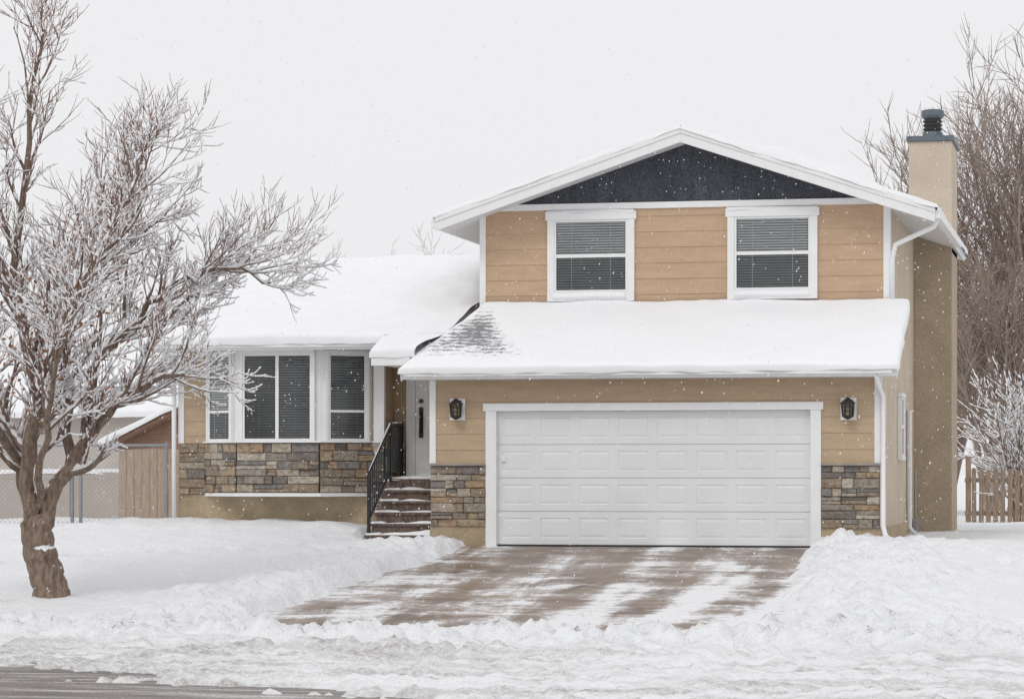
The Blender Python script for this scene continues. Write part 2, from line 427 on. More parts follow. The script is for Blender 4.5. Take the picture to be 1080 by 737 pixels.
mb.box(-7.0,-6.09,-.02,.124,-.5,.318,'found'); mb.box(-.895,.02,-.02,.124,-.5,.318,'found'); mb.box(.002,.03,.13,9.4,-.5,.3,'found')
mb.obj('garage_foundation',house,bevel=.01)
mb=MB()
stones(mb,F0,-6.98,-6.1,.305,1.25,8); stones(mb,F0,-.885,.0,.305,1.25,8)
mb.obj('garage_stone_veneer',house)
mb=MB()
mb.box(-7.0,-6.1,-.095,0,1.252,1.285,'concrete'); mb.box(-.885,.01,-.095,0,1.252,1.285,'concrete')
mb.obj('stone_caps',house,bevel=.006)
mb=MB()
mb.box(-6.1,-5.93,-.05,.12,0,2.10,'white'); mb.box(-1.047,-.885,-.05,.12,0,2.10,'white'); mb.box(-6.14,-.85,-.06,.12,2.10,2.22,'white')
mb.box(-7.0,-6.9,-.035,.1,1.287,2.70,'white'); mb.box(-.08,.02,-.035,.1,1.287,2.70,'white')
mb.box(-6.6,-6.5,1.73,1.85,3.8,5.36,'white'); mb.box(-.09,.02,1.73,1.85,3.8,5.36,'white')
mb.box(-6.45,-.06,1.715,1.78,5.37,5.47,'white')
mb.obj('white_trim',house,bevel=.005)
mb=MB()
DX0,DX1,DZ=-5.93,-1.047,2.10
rows,cols=4,8
rh=(DZ-.03)/rows; cw=(DX1-DX0)/cols
def ring(mb,r0,y0,r1,y1,k):
    a=[(r0[0],y0,r0[2]),(r0[1],y0,r0[2]),(r0[1],y0,r0[3]),(r0[0],y0,r0[3])]
    b=[(r1[0],y1,r1[2]),(r1[1],y1,r1[2]),(r1[1],y1,r1[3]),(r1[0],y1,r1[3])]
    for i in range(4):
        j=(i+1)%4; mb.face([a[i],a[j],b[j],b[i]],k)
for r in range(rows):
    for c in range(cols):
        x0=DX0+c*cw; x1=x0+cw; z0=.03+r*rh+.005; z1=.03+(r+1)*rh-.005
        def ins(px,pz): return (x0+px,x1-px,z0+pz,z1-pz)
        R0=(x0,x1,z0,z1); Y=.06
        ring(mb,R0,Y,ins(.07,.10),Y,'door'); ring(mb,ins(.07,.10),Y,ins(.08,.11),Y+.009,'door'); ring(mb,ins(.08,.11),Y+.009,ins(.12,.15),Y+.001,'door')
        q=ins(.12,.15); mb.face([(q[0],Y+.001,q[2]),(q[1],Y+.001,q[2]),(q[1],Y+.001,q[3]),(q[0],Y+.001,q[3])],'door')
    mb.box(DX0,DX1,.07,.12,.03+r*rh,.03+(r+1)*rh,'door')
mb.box(DX0,DX1,.05,.12,.0,.028,'black')
mb.box(-5.86,-5.80,.035,.058,1.32,1.38,'white')
mb.obj('garage_door',house)
mb=MB()
siding(mb,FU,-6.5,-.09,3.7,5.37,'siding')
mb.obj('upper_siding',house)
mb=MB()
def rz(x): return 5.23+.334*( (x+7.195) if x<-3.2325 else (.73-x))
mb.prism([(-6.45,1.752,5.47),(-.06,1.752,5.47),(-.06,1.752,rz(-.06)-.1),(-3.2325,1.752,rz(-3.2325)-.1),(-6.45,1.752,rz(-6.45)-.1)],
         [(-6.45,1.772,5.47),(-.06,1.772,5.47),(-.06,1.772,rz(-.06)-.1),(-3.2325,1.772,rz(-3.2325)-.1),(-6.45,1.772,rz(-6.45)-.1)],'slate')
for i in range(1,6):
    xx=-6.4+i*1.22-.4; zt=rz(xx)-.12
    mb.box(xx-.006,xx+.006,1.746,1.752,5.47,zt,'slate')
mb.obj('gable_panel',house)
window(house,'bedroom_window_a',FU,-5.33,-4.20,4.08,5.17,'hung',sill=.15)
window(house,'bedroom_window_b',FU,-2.41,-1.27,4.08,5.17,'hung',sill=.15)
window(house,'side_window',FS,3.45,3.95,1.45,2.35,'hung',trim=.06,toptrim=.06,sill=.06,off=0.003)
mb=MB()
y0,y1=1.2,10.0
for (xa,xb) in ((-7.195,-3.2325),(-3.2325,.73)):
    za,zb=rz(xa),rz(xb)
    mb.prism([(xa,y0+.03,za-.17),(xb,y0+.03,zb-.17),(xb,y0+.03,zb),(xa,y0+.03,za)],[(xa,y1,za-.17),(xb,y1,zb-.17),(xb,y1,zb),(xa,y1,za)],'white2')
mb.obj('upper_roof',house)
mb=MB()
for (xa,xb) in ((-7.215,-3.2325),(-3.2325,.75)):
    za,zb=rz(xa),rz(xb)
    mb.prism([(xa,y0,za-.20),(xb,y0,zb-.20),(xb,y0,zb+.03),(xa,y0,za+.03)],[(xa,y0+.028,za-.20),(xb,y0+.028,zb-.20),(xb,y0+.028,zb+.03),(xa,y0+.028,za+.03)],'white')
    mb.prism([(xa,y0-.02,za-.055),(xb,y0-.02,zb-.055),(xb,y0-.02,zb+.04),(xa,y0-.02,za+.04)],[(xa,y0-.001,za-.055),(xb,y0-.001,zb-.055),(xb,y0-.001,zb+.04),(xa,y0-.001,za+.04)],'white')
mb.box(.732,.83,y0+.03,7.08,5.08,5.21,'white'); mb.box(-7.29,-7.197,y0+.03,y1,5.08,5.21,'white')
mb.obj('upper_fascia_and_gutters',house,bevel=.006)
mb=MB()
ex=lambda x,y: .0 if y<1.9 else .06*min(1,(y-1.9)/2.5)
exr=lambda x,y: .0 if y<1.5 else .26*min(1,(y-1.5)/1.8)*max(0,min(1,(-x+.4)/1.2))*max(0,min(1,(x+3.0)/.9))
snow_grid(mb,(-7.26,y0-.03,rz(-7.26)+.04),(-3.2325,y0-.03,rz(-3.2325)+.04),(-3.2325,y1,rz(-3.2325)),(-7.26,y1,rz(-7.26)),.055,(1,0,1,1),'snowroof',.12,extra=ex,amp=.018)
snow_grid(mb,(-3.2325,y0-.03,rz(-3.2325)+.04),(.79,y0-.03,rz(.79)+.04),(.79,y1,rz(.79)),(-3.2325,y1,rz(-3.2325)),.055,(0,1,1,1),'snowroof',.12,extra=exr,amp=.018)
mb.obj('upper_roof_snow',house,smooth=True)
mb=MB()
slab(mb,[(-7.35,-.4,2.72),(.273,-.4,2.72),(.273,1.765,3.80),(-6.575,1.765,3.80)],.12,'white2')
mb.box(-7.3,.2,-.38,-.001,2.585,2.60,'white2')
mb.obj('porch_shed_roof',house)
mb=MB()
mb.box(-7.37,.285,-.425,-.402,2.59,2.73,'white'); mb.box(-7.30,.22,-.50,-.427,2.63,2.71,'white')
mb.prism([(.275,-.4,2.56),(.275,1.76,3.62),(.275,1.76,3.82),(.275,-.4,2.74)],[(.295,-.4,2.56),(.295,1.76,3.62),(.295,1.76,3.82),(.295,-.4,2.74)],'white')
mb.prism([(-7.37,-.4,2.56),(-7.37,-.4,2.74),(-6.6,1.76,3.82),(-6.6,1.76,3.5)],[(-7.352,-.4,2.56),(-7.352,-.4,2.74),(-6.58,1.76,3.82),(-6.58,1.76,3.5)],'white')
mb.obj('shed_fascia',house,bevel=.005)
mb=MB()
snow_grid(mb,(-7.40,-.53,2.70),(.33,-.53,2.70),(.33,1.745,3.80),(-6.56,1.745,3.80),.095,(1,1,1,0),'shedsnow',.08,amp=.02)
mb.obj('shed_roof_snow',house,smooth=True)
mb=MB()
for a0,a1 in ((-5.5,-4.05),(-2.57,-1.11)):
    snow_grid(mb,(a0,1.68,5.345),(a1,1.68,5.345),(a1,1.76,5.345),(a0,1.76,5.345),.018,(1,1,1,0),'snowroof',.06,amp=.004,rnd=.03)
    snow_grid(mb,(a0+.12,1.66,3.93),(a1-.12,1.66,3.93),(a1-.12,1.70,4.02),(a0+.12,1.70,4.02),.03,(1,1,1,0),'snowroof',.06,amp=.01,rnd=.05)
mb.obj('sill_snow',house,smooth=True)

# wing
mb=MB()
mb.box(-11.65,-8.166,1.62,9.6,0,3.40,'siding_low'); mb.box(-8.164,-6.982,YD+.02,9.6,0,3.40,'siding_low')
mb.prism([(-11.64,1.62,3.402),(-11.64,9.6,3.402),(-11.64,5.6,4.70)],[(-6.6,1.62,3.402),(-6.6,9.6,3.402),(-6.6,5.6,4.70)],'siding_low')
siding(mb,FW,-11.6,-11.2,1.63,3.2,'siding_low'); siding(mb,FW,-8.36,-8.2,1.63,3.2,'siding_low'); siding(mb,FD,-8.16,-6.99,1.68,3.0,'siding_low',off=-.018)
FR=Frame((-8.166,0),(0,1)); siding(mb,FR,1.65,YD,1.05,3.1,'siding_low')
mb.obj('wing_walls',house)
BL,BCL,BCR,BR=(-11.19,1.6),(-10.5,1.1),(-9.11,1.1),(-8.357,1.6)
mb=MB()
mb.prism([(p[0],p[1],.82) for p in (BL,BCL,BCR,BR)],[(p[0],p[1],1.628) for p in (BL,BCL,BCR,BR)],'mortar')
mb.obj('bay_base',house)
mb=MB()
mb.prism([(p[0],p[1],1.63) for p in (BL,BCL,BCR,BR)],[(p[0],p[1],3.24) for p in (BL,BCL,BCR,BR)],'white')
def off_poly(o): return [(BL[0]-o,1.6),(BCL[0]-o*.5,1.1-o),(BCR[0]+o*.5,1.1-o),(BR[0]+o,1.6)]
mb.prism([(p[0],p[1],.76) for p in off_poly(.05)],[(p[0],p[1],.818) for p in off_poly(.05)],'white')
mb.prism([(p[0],p[1],1.632) for p in off_poly(.09)],[(p[0],p[1],1.66) for p in off_poly(.09)],'white')
mb.box(-11.67,-11.57,1.56,1.66,1.63,3.2,'white'); mb.box(-8.33,-8.15,1.55,1.66,1.63,3.15,'white')
mb.obj('bay_white_panels',house,bevel=.005)
def seg(a,b): 
    d=Vector((b[0]-a[0],b[1]-a[1])); return Frame(a,d),d.length
fL,lL=seg(BL,BCL); fC,lC=seg(BCL,BCR); fR_,lR=seg(BCR,BR)
mb=MB()
stones(mb,fL,0,lL,.825,1.625,6); stones(mb,fC,0,lC,.825,1.625,6); stones(mb,fR_,0,lR,.825,1.625,6)
stones(mb,FW,-11.66,-11.2,.79,1.625,6); stones(mb,FW,-8.35,-8.15,.5,1.625,8); stones(mb,FR,1.58,YD,1.05,1.64,5,)
stones(mb,FD,-8.15,-7.95,1.06,1.67,5); 
mb.obj('wing_stone_veneer',house)
window(house,'bay_window_left',fL,.16,lL-.16,1.70,3.04,'low',trim=.05,toptrim=.05,sill=.03,horns=0,cols=('blind','blind2'))
window(house,'bay_window_centre',fC,.14,lC-.15,1.70,3.04,'slider',trim=.05,toptrim=.06,sill=.03,horns=0,cols=('blind2','blind3'))
window(house,'bay_window_right',fR_,.17,lR-.16,1.70,3.04,'low',trim=.05,toptrim=.05,sill=.03,horns=0,cols=('blind2','blind3'))
mb=MB()
mb.box(-11.67,-8.15,1.585,1.63,-.3,.785,'found'); 
mb.obj('wing_foundation',house)
zr=lambda y:3.28+.33*(y-.8)
mb=MB()
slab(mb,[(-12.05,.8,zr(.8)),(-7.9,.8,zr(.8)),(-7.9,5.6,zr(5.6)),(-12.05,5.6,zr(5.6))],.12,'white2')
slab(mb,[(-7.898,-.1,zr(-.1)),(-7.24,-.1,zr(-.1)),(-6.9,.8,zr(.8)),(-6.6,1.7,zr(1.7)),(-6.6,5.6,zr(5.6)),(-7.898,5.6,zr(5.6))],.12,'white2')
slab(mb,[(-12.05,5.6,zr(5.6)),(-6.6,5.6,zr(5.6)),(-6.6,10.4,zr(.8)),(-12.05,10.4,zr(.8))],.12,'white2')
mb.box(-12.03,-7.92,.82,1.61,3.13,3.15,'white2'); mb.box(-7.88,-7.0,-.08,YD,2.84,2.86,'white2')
mb.box(-8.15,-7.9,.8,YD,2.98,3.0,'white2')
mb.obj('wing_roof',house)
mb=MB()
mb.box(-12.07,-7.9,.775,.798,3.12,3.29,'white'); mb.box(-12.05,-7.93,.70,.773,3.16,3.27,'white')
mb.box(-7.92,-7.30,-.125,-.102,2.82,2.99,'white'); mb.box(-7.925,-7.902,-.1,.8,2.84,2.98,'white')
mb.prism([(-12.075,.8,3.1),(-12.075,5.6,3.1+1.584),(-12.075,5.6,4.87),(-12.075,.8,3.29)],[(-12.052,.8,3.1),(-12.052,5.6,3.1+1.584),(-12.052,5.6,4.87),(-12.052,.8,3.29)],'white')
mb.obj('wing_fascia',house,bevel=.005)
mb=MB()
snow_grid(mb,(-12.10,.67,zr(.67)),(-7.9,.67,zr(.67)),(-7.9,5.6,zr(5.6)),(-12.10,5.6,zr(5.6)),.12,(1,0,1,0),'snowroof',.12,amp=.026)
snow_grid(mb,(-7.96,-.15,zr(-.15)),(-7.22,-.15,zr(-.15)),(-6.9,.67,zr(.67)),(-7.96,.67,zr(.67)),.12,(1,0,1,0),'snowroof',.08)
snow_grid(mb,(-7.9,.67,zr(.67)),(-6.9,.67,zr(.67)),(-6.57,5.6,zr(5.6)),(-7.9,5.6,zr(5.6)),.12,(0,0,0,0),'snowroof',.12,amp=.026)
snow_grid(mb,(-12.10,5.6,zr(5.6)),(-6.6,5.6,zr(5.6)),(-6.6,10.45,zr(.75)),(-12.10,10.45,zr(.75)),.12,(1,0,0,1),'snowroof',.15,amp=.026)
mb.obj('wing_roof_snow',house,smooth=True)
# porch, steps
mb=MB()
mb.box(-8.16,-6.985,1.4,YD+.015,0,1.05,'step')
for i in range(5):
    mb.box(-8.02,-6.99,i*.28,1.399,i*.175-(.3 if i==0 else 0),(i+1)*.175,'step')
    mb.box(-8.06,-6.99,i*.28-.03,i*.28-.001,(i+1)*.175-.05,(i+1)*.175-.002,'step')
mb.obj('porch_steps',house,bevel=.012)
mb=MB()
for i in range(6):
    y=i*.28; a=-8.05
    snow_grid(mb,(a,y+.10,(i+1)*.175-.012),(-7.0,y+.10,(i+1)*.175-.012),(-7.0,y+.27,(i+1)*.175-.012),(a,y+.27,(i+1)*.175-.012),.012,(1,0,1,0),'snowroof',.04,amp=.05,rnd=.06)
    snow_grid(mb,(a,y-.01,(i+1)*.175),(a+.3+random.uniform(-.1,.15),y-.01,(i+1)*.175),(a+.22,y+.27,(i+1)*.175),(a,y+.27,(i+1)*.175),.03,(1,1,1,0),'snowroof',.04,amp=.02,rnd=.08)
mb.obj('step_snow',house,smooth=True)
mb=MB()
FDo=Frame((0,YD-.012),(1,0))
FDo.box(mb,-7.93,-7.78,0,.06,1.05,2.83,'white'); FDo.box(mb,-7.03,-6.985,0,.05,1.05,2.83,'white')
FDo.box(mb,-7.78,-7.03,.002,.03,1.06,2.83,'entry')
for z0,z1 in ((1.2,1.75),(1.9,2.7)):
    for a0,a1 in ((-7.58,-7.36),(-7.28,-7.10)): FDo.box(mb,a0,a1,.032,.042,z0,z1,'entry')
mb.obj('entry_door',house,bevel=.008)
mb=MB()
y=YD-.045
mb.tube([(-7.68,y-.005,1.80),(-7.68,y-.06,1.83),(-7.68,y-.06,2.1),(-7.68,y-.005,2.14)],.018,'black',6)
mb.box(-7.715,-7.645,y-.018,y-.001,1.72,2.22,'black')
mb.tube([(-7.68,y-.002,2.32),(-7.68,y-.03,2.32)],.035,'black',10)
mb.obj('door_handle',house)
mb=MB()
pts=[(-8.0,.04,1.15),(-8.0,1.36,1.92),(-8.0,2.1,1.94)]
mb.tube(pts,.026,'black',6)
mb.tube([(-8.0,.04,.40),(-8.0,1.36,1.17),(-8.0,2.1,1.17)],.016,'black',6)
for (y,b,t) in ((.04,.0,1.18),(1.36,1.0,1.96),(2.1,1.05,1.98)): mb.box(-8.024,-7.976,y-.024,y+.024,b,t,'black')
y=.15
while y<2.05:
    t=1.15+.583*(min(y,1.36)-.04); mb.box(-8.009,-7.991,y-.009,y+.009,t-.75,t,'black'); y+=.115
mb.tube([(p[0],p[1],p[2]+.03) for p in pts],[.006,.014,.02],'branchsnow',5)
mb.obj('stair_railing',house)
mb=MB()
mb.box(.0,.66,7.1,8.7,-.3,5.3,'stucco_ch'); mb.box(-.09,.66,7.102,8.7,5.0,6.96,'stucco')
mb.obj('chimney',house,bevel=.01)
mb=MB()
mb.box(-.13,.70,7.06,8.74,6.962,7.05,'flash')
mb.tube([(.3,7.5,7.05),(.3,7.5,7.16)],[.19,.17],'flash',16)
mb.tube([(.3,7.5,7.14),(.3,7.5,7.42)],.15,'black',16)
for z in (7.2,7.27,7.34): mb.tube([(.3,7.5,z),(.3,7.5,z+.02)],.175,'black',16)
mb.tube([(.3,7.5,7.40),(.3,7.5,7.45),(.3,7.5,7.54),(.3,7.5,7.56)],[.17,.2,.2,.12],'flash',16)
mb.obj('chimney_flue',house)
mb=MB()
mb.tube([(.77,1.45,5.1),(.72,1.5,4.98),(.35,1.65,4.83),(.10,1.70,4.72),(.05,1.71,4.5),(.05,1.71,3.85)],.04,'white',8)
mb.tube([(-.02,-.42,2.62),(-.01,-.3,2.5),(.0,-.12,2.42),(.05,-.06,2.3),(.05,-.06,.35),(.1,-.2,.2),(.2,-.4,.12)],.04,'white',8)
mb.tube([(.05,5.3,2.2),(.05,5.3,.2),(.2,5.1,.1)],.045,'white',8)
mb.tube([(-11.72,1.5,3.15),(-11.72,1.5,.2)],.04,'white',8)
mb.obj('downspouts',house,smooth=True)
mb=MB()
mb.box(.032,.12,6.3,6.6,.0,.35,'galv'); mb.tube([(.07,6.45,.35),(.07,6.45,1.2)],.02,'galv',6)
mb.obj('meter_box',house,bevel=.01)
def wall_lamp(name,x,z):
    e=MB()
    F0.box(e,x-.12,x+.12,.026,.04,z-.17,z+.17,'white')
    F0.box(e,x-.06,x+.06,.04,.055,z-.12,z+.14,'black')
    F0.box(e,x-.02,x+.02,.05,.13,z+.11,z+.13,'black')
    cx,cy=x,-.15
    e.tube([(cx,cy,z-.10),(cx,cy,z+.07)],.062,'gold',6)
    for q in range(6):
        t=2*math.pi*q/6; e.tube([(cx+.075*math.cos(t),cy+.075*math.sin(t),z-.11),(cx+.09*math.cos(t),cy+.09*math.sin(t),z+.08)],.014,'black',4)
    for zz in (z-.04,z+.02): e.tube([(cx,cy,zz),(cx,cy,zz+.012)],.085,'black',6)
    e.tube([(cx,cy,z+.07),(cx,cy,z+.09),(cx,cy,z+.15),(cx,cy,z+.17)],[.115,.115,.04,.015],'black',6)
    e.tube([(cx,cy,z-.16),(cx,cy,z-.12),(cx,cy,z-.10)],[.02,.09,.095],'black',6)
    e.obj(name,house)
wall_lamp('wall_lantern_left',-6.55,2.13); wall_lamp('wall_lantern_right',-.47,2.11)

# ------------------------------------------------------------ GROUND
def sm(a,b,x):
    t=max(0,min(1,(x-a)/(b-a))); return t*t*(3-2*t)
def g(x,y):
    if y>=0: z=0
    elif y>-9: z=.089*y
    elif y>-12.2: z=-.801+(y+9)*.028
    else: z=-.9
    z+=.2*sm(-7.6,-9,x)*sm(-5,0,y)
    z+=-.1*sm(-14,-20,x)*sm(-2,4,y)
    return z
def xL(y): return -6.2+.12*y
def xR(y): return -1.1-.055*y
def clod(x,y,s,seed):
    d,_=noise.voronoi(Vector((x*s,y*s,seed)))
    return max(0,.5-d[0])*2
# a wandering line of footprints over the lawn and one beside the drive
prints=[]
rf=random.Random(4)
for (sx,sy,ex_,ey) in ((-14.5,-5.2,-7.9,-1.2),(-13,-9.3,-8.4,-6.4),(.4,-8.6,2.6,-.5)):
    n=int(math.hypot(ex_-sx,ey-sy)/.62)
    for i in range(n):
        t=i/n; prints.append((sx+(ex_-sx)*t+rf.uniform(-.1,.1)+(.13 if i%2 else -.13)*.6, sy+(ey-sy)*t+.35*math.sin(t*5)+(.13 if i%2 else -.13)))
def depth(x,y):
    big=fbm(x*.25,y*.25,1.7,2); mid=fbm(x*.9,y*.9,4.2,3); 
    d=.11+.05*big+.032*mid
    near=(-26<x<14 and -24<y<14)
    if not near: return d
    lump=fbm(x*3.1,y*3.1,9.4,3)
    fine=fbm(x*8,y*8,2.2,2)
    d+=.014*lump+.004*fine
    wob=.25*mid+.2*lump
    s=min(x-xL(y),xR(y)-x,y+9.45+.5*mid)+wob*.9
    if y>.1: s=min(s,.1-y)
    out=-s
    cl=0
    if -19<y<1.2 and out<2.9 : cl=.6*clod(x,y,3.3,1)+.5*clod(x,y,6.1,4)
    if out<0 and y<=0.1:
        if out>-.55: return -.08+ (.13*cl if cl>.45 else 0)*sm(-.55,0,out)
        return -.08
    edge=sm(0,.30,out)
    if y<=.1 and y>-9.6:
        left= x<(xL(y)+.5)
        hgt=(.14 if left else .17)*sm(.1,-1.6,y)*(.6+.4*sm(-9.6,-7,y))
        wid=(.9 if left else 1.4); c=(.8 if left else 1.2)
        bank=hgt*math.exp(-((out-c)/wid)**2)
        d+=bank*(1+.6*mid)+ (.075*lump+.04*fine+.10*cl)*math.exp(-((out-c*.5)/(wid*1.1))**2)*1.2
    d=d*edge-.05*(1-edge)
    if y<0 and y>-10 and (x<-7.6 or x>0):
        for (px,py) in prints:
            if abs(x-px)<.3 and abs(y-py)<.3:
                e=((x-px)/.15)**2+((y-py)/.12)**2
                d+=-.085*math.exp(-e*e)+.02*math.exp(-(e-2)**2)
    v=sm(-8.4,-9.4,y)
    if v>0:
        d+=v*(.055*lump+.035*fine+.03*mid+.07*cl)
        d-=v*.03
    if y<-9.6:
        d+=.12*math.exp(-((y+11.0+.4*big)/.4)**2)*(1+.9*lump+.6*fine)
        e=((x+8.5)/1.0)**4+((y+10.15)/.12)**2
        d-=.34*math.exp(-e*1.1)
    if y<-12.0:
        t=sm(-12.0,-12.7,y)
        yy=y+.07*x+.12*mid
        tr=noise.noise(Vector((x*.12,yy*1.9,3)))+.6*noise.noise(Vector((x*.3,yy*4.4,6)))
        ds=.055+.075*tr+.05*lump+.035*fine+.05*clod(x,y,4.5,7)*max(0,tr+.4)
        ds+=.09*math.exp(-((y+13.2+.12*x*.5+.3*mid)/.22)**2)*max(0,.6+lump)
        ln=(y+15.1)+(x+7.9)*.66
        if x<1:
            q=ln+.6*tr+.45*lump
            ds-=.14*(1-sm(-.3,.5,q))*sm(1.5,-1.5,x)
        d=d*(1-t)+ds*t
    dt=math.hypot(x+10.39,y+7.5); d+=.07*math.exp(-(dt/.55)**2)
    if y>-1.5 and x<-8.1 and x>-13: d+=.08*sm(-1.5,.5,y)*(.6+.8*mid)
    if x>-.9 and y>-1.6 and y<1: d+=.04*math.exp(-((y+.5)/.9)**2)*sm(3.5,0,x)
    if -8.1<x<-6.9 and y>-.35: d=min(d,.02)
    return d
def axis(lo,hi,st,far0,far1):
    a=[]; x=lo
    while x<=hi+1e-6: a.append(x); x+=st
    s=st; x=a[-1]
    while x<far1: s*=1.22; x+=s; a.append(x)
    s=st; x=a[0]; b=[]
    while x>far0: s*=1.22; x-=s; b.append(x)
    return b[::-1]+a
xs=axis(-15.5,5.5,.058,-900,900); ys=axis(-19.5,2.5,.060,-900,1200)
verts=[(x,y,g(x,y)+depth(x,y)) for y in ys for x in xs]
W=len(xs)
faces=[(a*W+c,a*W+c+1,(a+1)*W+c+1,(a+1)*W+c) for a in range(len(ys)-1) for c in range(W-1)]
me=bpy.data.meshes.new('snow_ground'); me.from_pydata(verts,[],faces); me.materials.append(M['snow'])
me.polygons.foreach_set('use_smooth',[True]*len(faces)); me.update()
o=bpy.data.objects.new('snow_ground',me); scene.collection.objects.link(o)
xs2=axis(-24,14,.5,-60,60); ys2=axis(-24,14,.5,-60,60)
mb=MB(); mb.mi('soil')
mb.v=[(x,y,g(x,y)-.004) for y in ys2 for x in xs2]; W=len(xs2)
mb.f=[(a*W+c,a*W+c+1,(a+1)*W+c+1,(a+1)*W+c) for a in range(len(ys2)-1) for c in range(W-1)]; mb.m=[0]*len(mb.f)
mb.obj('ground')
mb=MB()
Y=[.12]+[-.5*i for i in range(0,20)]+[-9.9]
for a,b in zip(Y[:-1],Y[1:]):
    n=8
    for i in range(n):
        def X(y,i): 
            l=xL(y)-.5; r=xR(y)+.5; return l+(r-l)*i/n
        mb.face([(X(b,i),b,g(-4,b)+.004),(X(b,i+1),b,g(-4,b)+.004),(X(a,i+1),a,g(-4,a)+.004),(X(a,i),a,g(-4,a)+.004)],'drive')
mb.obj('driveway')
mb=MB(); mb.box(-60,60,-23,-12.4,-.93,-.892,'street'); mb.obj('street')
mb=MB(); mb.box(-60,-8.2,-12.35,-12.2,-1.05,-.885,'concrete'); mb.box(.2,60,-12.35,-12.2,-1.05,-.885,'concrete'); mb.obj('kerb',bevel=.02)

# ------------------------------------------------------------ TREES
Rv=Vector((.9774,.2113,0)); Fv=Vector((-.2113,.9774,0))
def sub(p,n):
    P=[p[0]]+list(p)+[p[-1]]; out=[]
    for i in range(1,len(P)-2):
        for j in range(n):
            t=j/n; a,b,c,d=P[i-1],P[i],P[i+1],P[i+2]
            out.append(.5*((2*b)+(c-a)*t+(2*a-5*b+4*c-d)*t*t+(-a+3*b-3*c+d)*t**3))
    out.append(P[-2]); return out
def rv(): 
    return Vector((random.gauss(0,1),random.gauss(0,1),random.gauss(0,1)))
class Tree:
    def __init__(s,bark,twig,snow=None,minr=.0035,lens=(.35,.62)): s.mb=MB(); s.bark=bark; s.twig=twig; s.snow=snow; s.cnt=0; s.minr=minr; s.lens=lens
    def tube(s,pts,rad,lev,sides):
        s.mb.tube(pts,rad,s.bark if lev<2 else s.twig,sides,cap=False)
        if s.snow:
            for i in range(len(pts)-1):
                d=(pts[i+1]-pts[i]); L=d.length
                if L<1e-6: continue
                hz=1-abs(d.z)/L
                lowf=max(.38,1.4-.17*max(0,pts[i].z-1.2))
                keep= random.random()<(.22+1.6*hz)*s.snow*lowf
                r=(rad[i]+rad[i+1])/2
                if keep:
                    k=(.0065+min(.028,r*.8))*random.uniform(.8,1.4)
                    off=Vector((0,0,r*.75+k*.35))
                    a=pts[i]+off; b=pts[i+1]+off
                    s.mb.tube([a,(a+b)/2+Vector((0,0,k*.25)),b],[k*.6,k*(1+.4*random.random()),k*.6],'branchsnow',4,cap=False)
    def branch(s,st,d,L,r,lev,maxlev,up,wob,kids,ang=(25,60),n=None):
        n=n or (7 if lev<2 else 5 if lev==2 else 4)
        pts=[st]; rad=[r]; p=st.copy(); d=d.normalized()
        for i in range(n):
            d=(d+rv()*wob+Vector((0,0,up))).normalized()
            p=p+d*(L/n); pts.append(p); rad.append(r*(1-.75*(i+1)/n)+s.minr*.3)
        s.tube(pts,rad,lev,5 if lev<2 else 3); s.cnt+=1
        if lev<maxlev: s.kids(pts,rad,L,lev+1,maxlev,up,wob,kids,ang)
        return pts
    def kids(s,pts,rad,L,lev,maxlev,up,wob,kids,ang,t0=.2):
        k=kids[min(lev-1,len(kids)-1)]; k=max(1,int(k*random.uniform(.75,1.25)))
        n=len(pts)-1
        for q in range(k):
            t=t0+(1-t0)*(q+random.random())/k; f=min(t*n,n-.001); i=int(f); fr=f-i
            p=pts[i]*(1-fr)+pts[i+1]*fr; r=rad[i]*(1-fr)+rad[i+1]*fr
            d=(pts[i+1]-pts[i]).normalized()
            ax=d.cross(rv()).normalized(); a=math.radians(random.uniform(*ang))
            nd=d*math.cos(a)+ax*math.sin(a)
            s.branch(p,nd,L*random.uniform(*s.lens)*(1.1-.35*t),max(s.minr,r*random.uniform(.4,.62)),lev,maxlev,up,wob,kids,ang)

